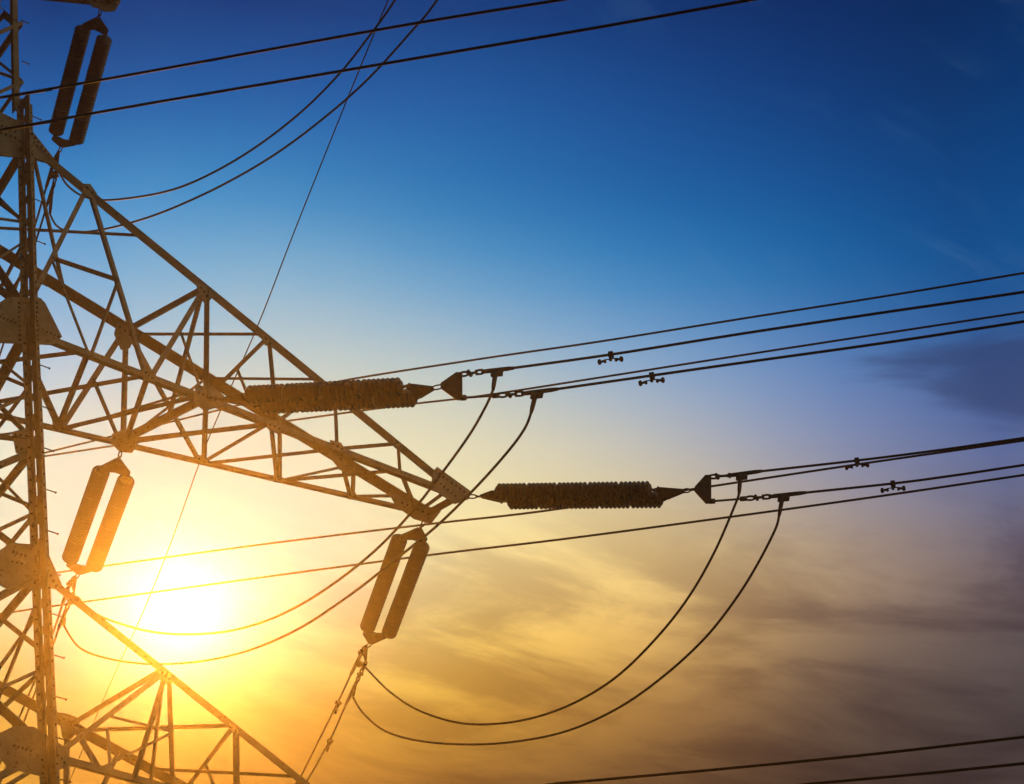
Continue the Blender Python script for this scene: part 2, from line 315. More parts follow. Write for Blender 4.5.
def tube(bm, pts, r, n=8, cap=True, mi=0):
    pts = [V(p) for p in pts]; rs = r if isinstance(r, (list, tuple)) else [r] * len(pts)
    t0 = (pts[1] - pts[0]).normalized(); a = t0.orthogonal().normalized(); rings = []
    for i, p in enumerate(pts):
        t = ((pts[i + 1] if i + 1 < len(pts) else p) - (pts[i - 1] if i else p)).normalized()
        a = (a - t * a.dot(t)).normalized(); b = t.cross(a)
        rings.append([bm.verts.new(p + (a * math.cos(k * 2 * math.pi / n) + b * math.sin(k * 2 * math.pi / n)) * rs[i]) for k in range(n)])
    for i in range(len(rings) - 1):
        for k in range(n):
            f = bm.faces.new((rings[i][k], rings[i][(k + 1) % n], rings[i + 1][(k + 1) % n], rings[i + 1][k])); f.material_index = mi; f.smooth = True
    if cap:
        for q in (rings[0][::-1], rings[-1]):
            f = bm.faces.new(q); f.material_index = mi


def prism(bm, poly, n, th, mi=0):               # polygon points (in 3-D), thickness th along n, centred
    a = [bm.verts.new(p + n * th / 2) for p in poly]; b = [bm.verts.new(p - n * th / 2) for p in poly]
    bm.faces.new(a).material_index = mi; bm.faces.new(b[::-1]).material_index = mi
    for i in range(len(poly)):
        j = (i + 1) % len(poly); bm.faces.new((a[j], a[i], b[i], b[j])).material_index = mi


def smooth_path(pts, sub=6):
    out = []
    for i in range(len(pts) - 1):
        p0 = pts[max(i - 1, 0)]; p1, p2 = pts[i], pts[i + 1]; p3 = pts[min(i + 2, len(pts) - 1)]
        for k in range(sub):
            t = k / sub
            out.append(0.5 * ((2 * p1) + (p2 - p0) * t + (2 * p0 - 5 * p1 + 4 * p2 - p3) * t * t + (3 * p1 - p0 - 3 * p2 + p3) * t ** 3))
    return out + [pts[-1]]


LIT, DARK = V((0.80, -0.60, 0.0)), V((-0.50, -0.62, -0.60))


def angle(bm, P, Q, wpx, face, shift=V((0, 0, 0)), leg2=0.7, th=0.011):
    """an L-section bar from P to Q whose broad leg shows wpx wide from the road and faces roughly `face`"""
    P = P + shift; Q = Q + shift
    ax = (Q - P).normalized(); n = (face - ax * face.dot(ax)).normalized(); s = ax.cross(n)
    if s.z > 0: s = -s                                                 # second leg on the lower edge, pointing back
    mid = (P + Q) / 2; a = proj(P); b = proj(Q); c = proj(mid)
    ux, uy = b[0] - a[0], b[1] - a[1]; L = math.hypot(ux, uy) or 1
    across = lambda p: ((proj(mid + p * 0.1)[0] - c[0]) * uy - (proj(mid + p * 0.1)[1] - c[1]) * ux) / L / 0.1
    e = [across(-s * 0.5), across(s * 0.5), across(s * 0.5 - n * leg2)]  # pixels across per metre of width
    w = max(0.020, min(0.26, 0.9 * wpx / max(max(e) - min(e), 24.0)))
    box(bm, mid, (Q - P) / 2, s * (w / 2), n * (th / 2))
    w2 = w * leg2
    box(bm, mid + s * (w / 2 - th / 2) - n * (th / 2 + w2 / 2), (Q - P) / 2, s * (th / 2), n * (w2 / 2))
    return w


def bolts(bm, pts, n, r=0.017, h=0.016):
    for p in pts:
        tube(bm, [p, p + n * h], r, 6, mi=1)


# ---------------------------------------------------------------- the tower's skeleton in 3-D
ZC = 15.0
C0 = at_height(28.5, 330.2, ZC); C1 = at_height(462, 496.2, ZC)
ARM = (C1 - C0); ARM.z = 0; ARM.normalize(); PERP = V((-ARM.y, ARM.x, 0)); NF = -PERP      # NF faces the viewer
D1 = at_height(430, 513.5, ZC); Dm = at_height(40, 424, ZC)
DD = (D1 - Dm).normalized()
BODY = 2.06; TAPER = 0.165; FLARE = 0.180   # the body narrows upwards, faster below the middle arm
AXIS = C0 + (PERP - ARM) * (BODY / 2)
ZTOP = ZC + BODY / math.sqrt(2) / TAPER


def leg_at(k, z):                               # z above the eye; k: 0 near right, 1 far right, 2 far left, 3 near left
    h = (ZTOP - z) * TAPER / math.sqrt(2) if z > ZC else BODY / 2 + (ZC - z) * FLARE / math.sqrt(2)
    sx, sy = ((1, -1), (1, 1), (-1, 1), (-1, -1))[k]
    return V((AXIS.x, AXIS.y, EYE.z + z)) + ARM * (sx * h) + PERP * (sy * h)


ZG = -EYE.z


def leg_seen(k, y):                             # point of leg k on picture row y
    lo, hi = -1.0, 24.0
    for _ in range(45):
        m = (lo + hi) / 2
        if proj(leg_at(k, m))[1] > y: lo = m
        else: hi = m
    return leg_at(k, (lo + hi) / 2)


tower = empty("lattice_tower", (AXIS.x, AXIS.y, 0))
tag(tower, "steel lattice transmission tower at the left with bolted angle crossarms", "pylon")

# legs ------------------------------------------------------------
Z_SPLICE = leg_seen(0, 101).z - EYE.z


def build_leg(k):
    sx, sy = ((1, -1), (1, 1), (-1, 1), (-1, -1))[k]
    u = ARM * sx; w = PERP * (-sy)              # u outward along the arm, w inward
    bm = bmesh.new()
    rnd = random.Random(11 + k)
    for za, zb in ((ZG + 0.25, ZC), (ZC, Z_SPLICE)):
        P, Q = leg_at(k, za), leg_at(k, zb); ax = (Q - P); L = ax.length; a = ax / L
        ob = -w * 0.075 - u * 0.018                             # two flat bars side by side, turned towards the body's outer corner
        nd = V((-0.63 , -0.78, 0)) if k == 0 else (u - w).normalized(); sdv = V((-nd.y, nd.x, 0))
        for uo in (-0.064, 0.064):
            box(bm, (P + Q) / 2 + sdv * uo + ob, ax / 2, sdv * 0.047, nd * 0.008)
        box(bm, (P + Q) / 2 - u * 0.066, ax / 2, u * 0.028, w * 0.007)
        box(bm, (P + Q) / 2 + u * 0.110, ax / 2, u * 0.028, w * 0.007)
        z = 0.0; 
        while z < L:                                # packing pieces between the bars leave slots open
            h = rnd.choice((0.10, 0.14, 0.25, 0.4)); h = min(h, L - z)
            if h > 0.03:
                box(bm, P + a * (z + h / 2) + ob - nd * 0.014, a * (h / 2), sdv * 0.03, nd * 0.004)
            z += h + rnd.choice((0.14, 0.2, 0.26))
        z = 0.2
        while z < L - 0.2:                          # ties from the bars back to the flanges, bolt pairs on the flanges
            for uo in (-0.066, 0.11):
                box(bm, P + a * z + u * (uo * 0.9) - w * 0.035, a * 0.04, u * 0.006, w * 0.035)
                for dzb in (0.0, 0.16, 0.32):
                    tube(bm, [P + a * (z + dzb) + u * uo - w * 0.006, P + a * (z + dzb) + u * uo - w * 0.022], 0.013, 6, mi=1)
            z += 0.48
    P2, Q2 = leg_at(k, Z_SPLICE - 0.25), leg_at(k, ZTOP - 1.2)
    c = (P2 + Q2) / 2; e = (Q2 - P2) / 2
    box(bm, c - u * 0.085, e, u * 0.040, w * 0.005)
    box(bm, c - u * 0.122 + w * 0.04, e, u * 0.005, w * 0.04)
    box(bm, leg_at(k, ZG + 0.12), V((0.3, 0, 0)), V((0, 0.3, 0)), V((0, 0, 0.13)))
    return link("leg", bm, [STEEL, BOLT], tower)


legs = [build_leg(k) for k in range(4)]
# step bolts up the near leg
y = 112.0; side = 1
while y < 790:
    p = leg_seen(0, y) + ARM * 0.145
    bm = bmesh.new()
    tube(bm, [p, p + ARM * 0.115], 0.0085, 6); tube(bm, [p + ARM * 0.112, p + ARM * 0.127], 0.015, 6)
    link("step_bolt", bm, HARD, legs[0]); y += 41.5
for y in (20, 61):
    p = leg_seen(0, y) + ARM * 0.0
    bm = bmesh.new(); tube(bm, [p, p + ARM * 0.10], 0.0085, 6); tube(bm, [p + ARM * 0.097, p + ARM * 0.112], 0.015, 6)
    link("step_bolt", bm, HARD, legs[0])


def brace(P, Q, w, face, parent=tower, shift=V((0, 0, 0)), th=0.010):
    bm = bmesh.new(); angle(bm, P, Q, w, face, shift, 0.6, th); return link("brace", bm, STEEL, parent)


# body bracing seen left of the near leg: (row on the near leg, picture point it runs through at the left edge, width, facing)
for y1, (x2, y2), w, f in (
        (24, (0, 6), 7, LIT), (21, (0, 30), 4, DARK), (24, (0, 55), 7, DARK), (79, (0, 61), 2.5, LIT), (79.5, (0, 72), 3.5, DARK), (80, (0, 90), 3.5, DARK),
        (84, (2, 113), 4, DARK), (150, (0, 190), 10, DARK), (146, (0, 150), 8, DARK), (222, (0, 196), 3, LIT), (221, (0, 202), 4, DARK),
        (240, (0, 257), 3, LIT), (241, (4, 285), 4, DARK), (221, (0, 217.5), 3, LIT), (312, (0, 270), 9, DARK), (306, (0, 285), 8, LIT), (270, (12, 294), 3.5, DARK),
        (330, (0, 382), 12, DARK), (330, (0, 337), 6, DARK), (384, (0, 359), 2.5, LIT), (387, (4, 376), 4, DARK), (391, (0, 406), 4, DARK), (387, (10, 415), 4, DARK),
        (449, (0, 463), 8, DARK), (452, (0, 494), 9, DARK), (440, (0, 436), 6, DARK), (436, (0, 402), 5, LIT), (430, (0, 434), 2.5, DARK),
        (513, (0, 476), 2.5, LIT), (507, (0, 492), 4, DARK), (511, (0, 528), 4, DARK), (515, (15, 541), 5, DARK), (560, (0, 530), 7, LIT), (560, (0, 553), 6, DARK),
        (573, (0, 594), 9, DARK), (577, (7, 615), 9, DARK), (650, (2, 618), 5, DARK), (613, (0, 670), 4, DARK), (668, (8, 684), 4, DARK), (672, (22, 692), 5, DARK),
        (742, (0, 700), 10, LIT), (745, (0, 740), 8, DARK), (752, (0, 775), 9, DARK), (760, (8, 784), 5, DARK), (600, (4, 690), 4, DARK)):
    P = leg_seen(0, y1); a = proj(P)
    sl = (y2 - a[1]) / (x2 - a[0])
    k = 1 if abs(sl) > 0.75 else 3
    Q = leg_seen(k, y2)
    for _ in range(6):                          # where the line of sight meets the other leg
        b = proj(Q); Q = leg_seen(k, a[1] + sl * (b[0] - a[0]))
    brace(P, Q, w, f, shift=(PERP * 0.02 if k == 3 else -ARM * 0.03))
# bracing of the other faces and of the lower body (beyond the left and lower edge of the picture)
zs = [ZG + 0.3, 3.0, 6.3, 9.4, 12.3, 15.0, 17.4, 19.4, 21.2]
for i in range(len(zs) - 1):
    for k in ((1, 2), (2, 3)) + (((0, 1), (3, 0)) if i < 2 else ()):
        for a, b in ((zs[i], zs[i + 1]), (zs[i + 1], zs[i])):
            off = 0.03 if a < b else -0.03
            m = (leg_at(k[0], (a + b) / 2) + leg_at(k[1], (a + b) / 2)) / 2 - V((AXIS.x, AXIS.y, EYE.z + (a + b) / 2))
            brace(leg_at(k[0], a), leg_at(k[1], b), 5, DARK, shift=m.normalized() * off)

# crossarms -------------------------------------------------------


def make_arm(parts, chords):
    bm = bmesh.new()
    for P, Q, w, f, l2 in chords:
        angle(bm, P, Q, w, f, leg2=l2, th=0.014)
    o = link("crossarm", bm, STEEL, tower)
    for P, Q, w, f in parts: brace(P, Q, w, f, o)
    return o


def gusset(parent, poly, P0, n, off, rows=(), th=0.014):
    bm = bmesh.new(); P0 = P0 + n * off
    prism(bm, [on_plane(x, y, P0, n) for x, y in poly], n, th)
    P1 = P0 + n * (th / 2)
    for (xa, ya), (xb, yb), c in rows:
        bolts(bm, [on_plane(xa + (xb - xa) * i / max(1, c - 1), ya + (yb - ya) * i / max(1, c - 1), P1, n) for i in range(c)], n)
    return link("gusset_plate", bm, [STEEL, BOLT], parent)


# middle arm
A0 = leg_seen(0, 139.3); A1 = C1.lerp(C0, 0.003)
NA = (A0 - C0).cross(C1 - C0).normalized(); NA = NA if NA.dot(NF) > 0 else -NA
B1 = D1.lerp(Dm, 0.004); D0 = on_line(Dm, D1, x=-36); B0 = leg_seen(1, 224)
for _ in range(6): B0 = leg_seen(1, 251 + 0.613 * proj(B0)[0])
NB = (B0 - D0).cross(D1 - D0).normalized(); NB = NB if NB.dot(NF) > 0 else -NB
C0e = C0 + ARM * 0.05
A = lambda x: on_line(A0, A1, x=x)
B = lambda x: on_line(B0, B1, x=x)
Cc = lambda x: on_line(C0, C1, x=x)
D = lambda x: on_line(D0, D1, x=x)
lp = lambda P, Q, t: P.lerp(Q, t)
L1y = lambda y: leg_seen(0, y)
mA86 = (A(86), L1y(306)); mA92 = (A(92), Cc(147)); mA205 = (A(205), Cc(151)); mB126 = (B(126), D(61)); mA267 = (A(267), B(219)); sCD = (Cc(205), D(118))
x1 = on_line(*mA86, y=258); x2 = on_line(*mA92, y=280)
parts = [
    (*mA86, 5.5, LIT), (*mA92, 6, LIT), (x1, x2, 5, DARK), (L1y(150) + ARM * 0.12, B(63), 4, DARK), (x1, Cc(89), 2.6, LIT), (x2, Cc(91), 3, DARK),
    (A(141), B(-42), 3, LIT), (A(205), B(128), 7, DARK), (*mA205, 6, LIT), (A(203), on_line(*sCD, x=168), 5, DARK), (A(207), Cc(206), 5.5, DARK),
    (B(135), A(262), 3, LIT), (*mB126, 6.5, LIT), (B(125), D(122), 6, DARK), (B(128), D(200), 5, LIT), (on_line(*mA205, x=180), Cc(204), 2.5, LIT),
    (B(208), A(318), 3, DARK), (*mA267, 4.5, DARK), (A(269), Cc(277), 4.5, DARK), (on_line(*mA267, y=368), B(251), 3, DARK),
    (*sCD, 10, DARK), (Cc(205), D(203), 5.5, DARK), (Cc(147), D(124), 6, DARK), (on_line(*mB126, y=379), D(120), 4, DARK),
    (Cc(147), D(-33), 5, DARK), (Cc(84), leg_seen(1, 366), 5, DARK), (Cc(87), D(57), 6.5, DARK), (L1y(370), D(57), 7, DARK),
    (Cc(200), D(61), 5, DARK), (Cc(190), D(65), 3, DARK), (B(207), D(122), 3, LIT), (D(118), Cc(273), 5.5, DARK), (D(204), Cc(270), 3.5, LIT),
    (D(210), Cc(338), 4, DARK), (Cc(270), D(276), 4.5, DARK), (B(279), D(279), 4.5, DARK), (Cc(273), A(325), 4, DARK), (D(283), B(350), 3, LIT), (D(285), Cc(395), 4, DARK),
    (A(335), Cc(337), 3.5, DARK), (Cc(338), A(397), 4, DARK), (A(398), Cc(400), 3.2, DARK), (Cc(400), D(415), 4.5, DARK),
    (B(341), D(350), 4.5, DARK), (B(353), D(352), 4.5, DARK), (D(355), B(400), 3.5, DARK), (D(419), Cc(447), 4, DARK), (D(428), Cc(460), 8, DARK),
]
arm = make_arm(parts, [(A0, A1, 8.5, LIT + V((-.5, 0, -.4)), 0.8), (B0, B1, 12.0, DARK, 0.7), (C0e, C1, 9, NF, 0.75), (D0, D1, 6, NF, 0.85)])
PC = C0; PD = Dm; NFD = V((DD.y, -DD.x, 0)).normalized()
gusset(arm, [(-22, 317), (8, 297), (40, 298), (45, 303), (62, 337), (53, 345), (0, 343), (-20, 338)], leg_seen(0, 325), NF, 0.02,
       [((39, 329), (58, 337), 6), ((0, 317), (15, 323), 5), ((36.5, 303), (37.5, 340), 9), ((19, 303), (19.5, 340), 9)])
gusset(arm, [(-20, 116), (0, 112), (28, 126), (52, 156), (58, 166), (30, 159), (0, 156), (-20, 152)], leg_seen(0, 138), NF, 0.02,
       [((34, 143), (52, 158), 6), ((2, 126), (15, 132), 4), ((32, 134), (48, 155), 6), ((1, 133), (15, 138), 4)])
gusset(arm, [(82, 184), (90, 184), (97, 194), (90, 198), (84, 195)], PC, NA, 0.012, [((87, 188), (92, 193), 2)])
gusset(arm, [(196, 283), (207, 287), (213, 297), (206, 305), (199, 296)], PC, NA, 0.014, [((201, 288), (207, 296), 3)])
gusset(arm, [(262, 335), (272, 340), (272, 347), (265, 345)], PC, NA, 0.012, [((266, 339), (270, 344), 2)])
gusset(arm, [(142, 369), (150, 369), (156, 374), (154, 383), (144, 380)], PC, NA, 0.016, [((146, 373), (152, 378), 3)])
gusset(arm, [(196, 386), (212, 386), (224, 396), (224, 405), (205, 411), (193, 402)], PC, NA, 0.016, [((199, 393), (215, 400), 5)])
gusset(arm, [(266, 420), (280, 421), (284, 428), (278, 434), (268, 429)], PC, NA, 0.016, [((270, 425), (279, 429), 3)])
gusset(arm, [(330, 440), (341, 443), (346, 452), (332, 450)], PC, NA, 0.016, [((333, 444), (342, 449), 3)])
gusset(arm, [(392, 439), (402, 444), (402, 450), (395, 448)], PC, NA, 0.012, [((396, 443), (400, 447), 2)])
gusset(arm, [(433, 471), (437, 467), (470, 491), (469, 499), (455, 504), (431, 488)], PC, NA, 0.02,
       [((439, 474), (464, 492), 7), ((437, 481), (455, 496), 6)])
gusset(arm, [(117, 322), (128, 322), (137, 332), (130, 348), (121, 350), (114, 334)], PD, NB, 0.02, [((120, 327), (130, 335), 3)])
gusset(arm, [(52, 417), (62, 417), (66, 426), (60, 432), (53, 430)], PD, NB, 0.02, [((55, 422), (62, 428), 3)])
gusset(arm, [(112, 434), (122, 430), (133, 434), (138, 444), (132, 453), (120, 452), (111, 443)], PD, NB, 0.02, [((114, 438), (134, 444), 5)])
gusset(arm, [(196, 455), (206, 456), (208, 464), (198, 464)], PD, NB, 0.016, [((199, 459), (205, 462), 2)])
gusset(arm, [(273, 475), (282, 475), (282, 483), (274, 482)], PD, NB, 0.016, [((275, 478), (280, 480), 2)])
gusset(arm, [(330, 444), (346, 448), (352, 474), (340, 470), (328, 455)], PD, NB, 0.016, [((335, 452), (346, 466), 3)])
gusset(arm, [(347, 492), (356, 493), (356, 500), (348, 499)], PD, NB, 0.016, [((350, 495), (354, 497), 2)])
gusset(arm, [(388, 492), (410, 500), (441, 511), (431, 524), (414, 519), (396, 506)], PD, NB, 0.02, [((402, 503), (428, 514), 6)])

# lower arm
zl = leg_seen(0, 754).z - EYE.z
E0 = leg_at(0, zl); F0 = leg_at(1, zl)
a0 = leg_seen(0, 571.5); NE = (a0 - E0).cross(ARM).normalized(); NE = NE if NE.dot(NF) > 0 else -NE
a1 = on_plane(300, 779.5, E0, NE); t = (E0.z - a0.z) / (a1.z - a0.z); a1 = a0.lerp(a1, t)
b0 = leg_seen(1, 676)
for _ in range(6): b0 = leg_seen(1, 690.5 + 0.547 * (proj(b0)[0] - 7))
NG = (b0 - F0).cross(DD).normalized(); NG = NG if NG.dot(NF) > 0 else -NG
b1 = on_plane(176, 783, F0, NG); t = (F0.z - b0.z) / (b1.z - b0.z); b1 = b0.lerp(b1, t)
A = lambda x: on_line(a0, a1, x=x)
B = lambda x: on_line(b0, b1, x=x)
Cc = lambda x: on_line(E0, a1, x=x)
D = lambda x: on_line(F0, b1, x=x)
m1 = (A(166), Cc(134)); m2 = (A(233), B(186))
q = (B(78), A(231))
parts = [(B(70), A(162), 6, DARK), (Cc(55), A(165), 6, LIT), (*m1, 5, DARK), (A(163), D(138), 4, DARK), (A(169), Cc(173), 5, DARK), (*q, 4, LIT),
         (on_line(q[0], q[1], x=108), Cc(111), 2.6, LIT), (on_line(Cc(55), A(165), x=108), lp(A(169), Cc(173), 0.5), 3, LIT),
         (lp(A(169), Cc(173), 0.52), Cc(100), 3, DARK), (*m2, 4.5, DARK), (A(235), Cc(236), 5, DARK), (A(237), D(240), 3, DARK), (on_line(*m2, y=764), B(222), 3, DARK),
         (B(150), A(296), 3.5, DARK), (B(72), Cc(96), 6, DARK), (B(66), D(64), 6, DARK), (B(118), D(60), 5, DARK), (A(300), Cc(300), 4, DARK), (Cc(170), D(120), 8, DARK),
         (A(300), B(260), 4, DARK), (Cc(230), D(180), 5, DARK), (Cc(300), D(250), 5, DARK)]
arm_low = make_arm(parts, [(a0, a1, 8, LIT + V((-.5, 0, -.4)), 0.8), (b0, b1, 11, DARK, 0.7), (E0 + ARM * 0.05, a1, 9, NF, 0.75), (F0, b1, 7, NF, 0.85)])
gusset(arm_low, [(-8, 556), (10, 543), (42, 545), (47, 551), (64, 590), (47, 588), (5, 588), (-8, 580)], leg_seen(0, 568), NF, 0.02,
       [((12, 562), (26, 565), 4), ((13, 552), (25, 556), 4), ((45, 566), (56, 586), 5)])
gusset(arm_low, [(-4, 735), (14, 726), (34, 727), (66, 748), (68, 767), (40, 776), (8, 768), (-4, 752)], E0, NF, 0.02,
       [((14, 746), (30, 751), 5), ((54, 752), (64, 763), 4)])
gusset(arm_low, [(54, 712), (68, 714), (78, 718), (80, 728), (68, 744), (62, 736), (60, 722)], F0, NG, 0.02, [((64, 719), (74, 724), 3)])
gusset(arm_low, [(157, 667), (166, 669), (176, 680), (168, 684), (160, 679)], E0, NE, 0.014, [((162, 673), (169, 679), 3)])
gusset(arm_low, [(228, 723), (238, 728), (239, 734), (231, 732)], E0, NE, 0.012, [((231, 727), (236, 731), 2)])
LOW_TIP = a1.copy()

gusset(tower, [(12, 432), (24, 429), (37, 438), (38, 456), (16, 453)], leg_seen(0, 442), NF, -0.012, [((15, 435), (26, 436), 3), ((16, 448), (28, 450), 3)])
# upper arm (only the end of it reaches into the picture)
zu = 21.6
U_near = at_height(132, -9, zu); U_far = at_height(104, 2.5, zu)
g0, h0 = leg_at(0, zu), leg_at(1, zu); gt, ht = leg_at(0, zu + 1.4), leg_at(1, zu + 1.4)
parts = [(U_near, U_far, 7, DARK), (g0.lerp(U_near, 0.5), h0.lerp(U_far, 0.5), 5, DARK), (g0, h0.lerp(U_far, 0.5), 4, DARK), (gt.lerp(U_near, 0.5), g0.lerp(U_near, 0.5), 4, DARK),
         (ht.lerp(U_far, 0.5), h0.lerp(U_far, 0.5), 4, DARK)]
arm_up = make_arm(parts, [(gt, U_near, 7, DARK, 0.8), (ht, U_far, 7, DARK, 0.8), (g0, U_near, 8, DARK, 0.8), (h0, U_far, 8, DARK, 0.8)])
gusset(arm_up, [(84, -4), (90, 3), (92, 7), (98, 8), (106, 12), (115, 11), (120, 3), (122, -6)], U_far, NFD, 0.03, [((95, 1), (115, 4), 4)])
# a cap on top of the body
bm = bmesh.new(); pc = V((AXIS.x, AXIS.y, EYE.z + ZTOP - 1.2))
box(bm, pc, ARM * 0.16, PERP * 0.16, V((0, 0, 0.02))); tube(bm, [pc, pc + V((0, 0, 1.3))], [0.05, 0.02], 8)
link("peak_cap", bm, STEEL, tower)

# ---------------------------------------------------------------- insulator sets
def rod_mesh(name, L, sheds, dia):
    """a ribbed porcelain rod with a metal cap at each end, standing along +Z from 0 to L"""
    k = dia / 2; c = k * 0.46; pr = [(0.020, 0.0, 1), (0.080, 0.0, 1), (0.086, 0.004, 1), (0.086, 0.010, 1), (c * 0.8, 0.011, 0)]
    z0, z1 = 0.011, L - 0.011; p = (z1 - z0) / sheds
    for i in range(sheds):
        z = z0 + p * i
        pr += [(c, z + p * 0.04, 0), (k * 0.80, z + p * 0.34, 0), (k, z + p * 0.45, 0), (k, z + p * 0.56, 0), (k * 0.85, z + p * 0.62, 0), (c, z + p * 0.76, 0)]
    pr += [(c * 0.8, z1, 1), (0.086, z1 + 0.001, 1), (0.086, L - 0.005, 1), (0.020, L, 1)]
    bm = bmesh.new(); n = 20
    rings = [[bm.verts.new((r * math.cos(i * 2 * math.pi / n), r * math.sin(i * 2 * math.pi / n), z)) for i in range(n)] for r, z, m in pr]
    for a, b, (r, z, m) in zip(rings, rings[1:], pr):
        for i in range(n):
            f = bm.faces.new((a[i], a[(i + 1) % n], b[(i + 1) % n], b[i])); f.smooth = True; f.material_index = m
    bm.faces.new(rings[0][::-1]).material_index = 1; bm.faces.new(rings[-1]).material_index = 1
    me = bpy.data.meshes.new(name); bm.normal_update(); bm.to_mesh(me); bm.free()
    me.materials.append(PORC); me.materials.append(HARD)
    return me


def link_chain(bm, P, Q, r=0.014):
    """shackles and eye links strung from P to Q"""
    d = Q - P; L = d.length; a = d / L; s = a.orthogonal().normalized(); b = a.cross(s)
    n = max(1, round(L / 0.13)); st = L / n
    for i in range(n):
        e1, e2 = (s, b) if i % 2 else (b, s); c = P + a * (st * (i + 0.5)); h = st * 0.58; w = 0.026
        pts = [c + a * (math.cos(t) * h) + e1 * (math.sin(t) * w) for t in [k * 2 * math.pi / 12 for k in range(13)]]
        tube(bm, pts, r * 0.75, 6, cap=False)
        tube(bm, [c + a * h * 0.95 - e2 * 0.035, c + a * h * 0.95 + e2 * 0.035], r * 0.8, 6)


def insulator_set(label, on, d, face, P, sep, up_px, group, dia=0.245):
    """P: picture points along the string's axis: attach, apex, string start, string end, apex, yoke apex, yoke edge"""
    pt = [on(p) for p in P]
    root = empty("tension_insulator_set", pt[0]); tag(root, label, "insulator", group)
    n = V((d.y, -d.x, 0)).normalized()
    if n.y < 0: n = -n
    ax = (pt[3] - pt[2]).normalized(); nz = ax.cross(n).normalized()
    bm = bmesh.new(); link_chain(bm, pt[0], pt[1] + ax * 0.05); link("shackle", bm, HARD, root, True)
    for (p, q, sg) in ((pt[1], pt[2], 1), (pt[4], pt[3], -1)):     # flat triangular yokes
        bm = bmesh.new(); h = sep / 2; a = (q - p).normalized(); q2 = q - a * 0.03
        prism(bm, [p + n * 0.035 - a * 0.02, q2 - a * 0.09 + n * (h + 0.025), q2 + n * (h + 0.025), q2 + n * (h - 0.045), q2 - a * 0.035, q2 - n * (h - 0.045), q2 - n * (h + 0.025), q2 - a * 0.09 - n * (h + 0.025), p - n * 0.035 - a * 0.02], nz, 0.022)
        for s in (-1, 1):
            tube(bm, [q2 - a * 0.04 + n * (h * s) - nz * 0.035, q2 - a * 0.04 + n * (h * s) + nz * 0.035], 0.018, 8)
        link("yoke_plate", bm, HARD, root)
    L = (pt[3] - pt[2]).length; cnt = max(3, round(L / 0.50)); st = L / cnt
    rod = rod_mesh("insulator_rod", st, round((st - 0.02) / 0.064), dia)
    rot = ax.to_track_quat('Z', 'Y').to_matrix().to_4x4()
    for s in (-1, 1):
        o0 = pt[2] + n * (s * sep / 2) + ax * (0.04 * s)
        bm = bmesh.new(); tube(bm, [o0 - ax * 0.06, o0 + ax * (L + 0.06)], 0.021, 8)
        st_o = link("insulator_string", bm, HARD, root)
        for i in range(cnt):
            rd = bpy.data.objects.new("insulator_rod", rod); COL.objects.link(rd); rd.parent = st_o
            rd.matrix_local = Matrix.Translation(o0 + ax * (i * st)) @ rot
    # links from the second yoke to the upright plate that spreads the two conductors
    bm = bmesh.new(); link_chain(bm, pt[4], pt[5]); link("shackle", bm, HARD, root, True)
    e_up, e_lo = on(up_px[0]), on(up_px[1])
    bm = bmesh.new(); m = (e_up + e_lo) / 2; f = (m - pt[5]).normalized(); upv = (e_up - e_lo).normalized()
    prism(bm, [pt[5] - f * 0.03 + upv * 0.04, e_up - f * 0.05 + upv * 0.03, e_up + f * 0.03 + upv * 0.03, e_up + f * 0.03 - upv * 0.03, e_lo + f * 0.03 + upv * 0.03, e_lo + f * 0.03 - upv * 0.03, e_lo - f * 0.05 - upv * 0.03, pt[5] - f * 0.03 - upv * 0.04], face or n, 0.022)
    link("spreader_plate", bm, HARD, root)
    return root, e_up, e_lo, n


def dead_end(root, P, Q, R_, term, n):
    """fittings from the plate (P) to the clamp's mouth (Q), pressed sleeve to R_, terminal lug towards the jumper (term)"""
    a = (Q - P).normalized(); L = (Q - P).length
    bm = bmesh.new()
    if L > 0.45:
        tube(bm, [P, P + a * (L - 0.34)], 0.015, 8); tube(bm, [P + a * (L - 0.42), P + a * (L - 0.34)], 0.034, 8); tube(bm, [P + a * 0.01, P + a * 0.08], 0.036, 8)
        link_chain(bm, P + a * (L - 0.34), Q, 0.02)
        tube(bm, [P + a * (L - 0.2) - n * 0.05, P + a * (L - 0.2) + n * 0.05], 0.024, 8)
    else:
        link_chain(bm, P, Q, 0.02)
        tube(bm, [P + a * L * 0.4 - n * 0.05, P + a * L * 0.4 + n * 0.05], 0.026, 8)
    link("turnbuckle", bm, HARD, root, True)
    b = (R_ - Q).normalized(); L2 = (R_ - Q).length
    bm = bmesh.new(); tube(bm, [Q - b * 0.03, Q + b * 0.06, Q + b * (L2 * 0.8), R_], [0.024, 0.030, 0.028, 0.021], 10)
    tl = Q + b * 0.16; c = (term - tl).normalized()
    tube(bm, [tl, tl + c * 0.07, tl + c * 0.1, tl.lerp(term, 0.75), term], [0.034, 0.036, 0.030, 0.028, 0.020], 10)
    for s in (-1, 1): box(bm, tl + b * 0.02 + c * 0.045, b * 0.075, n * 0.012 if s < 0 else n * 0.02, c * 0.045)
    link("dead_end_clamp", bm, HARD, root, True)


WN = 0.0168   # conductor radius


def wire(name, pts, r, label, cat, group, n=8, sub=6):
    bm = bmesh.new(); tube(bm, smooth_path(pts, sub), r, n); return tag(link(name, bm, ALU, None, True), label, cat, group)


def far_on(pts, length, sag=0.0):
    d = (pts[-1] - pts[-2]).normalized(); p = pts[-1].copy(); k = 6
    out = list(pts)
    for i in range(1, k + 1):
        s = length * i / k; out.append(p + d * s + V((0, 0, sag * (s / length) ** 2)))
    return out


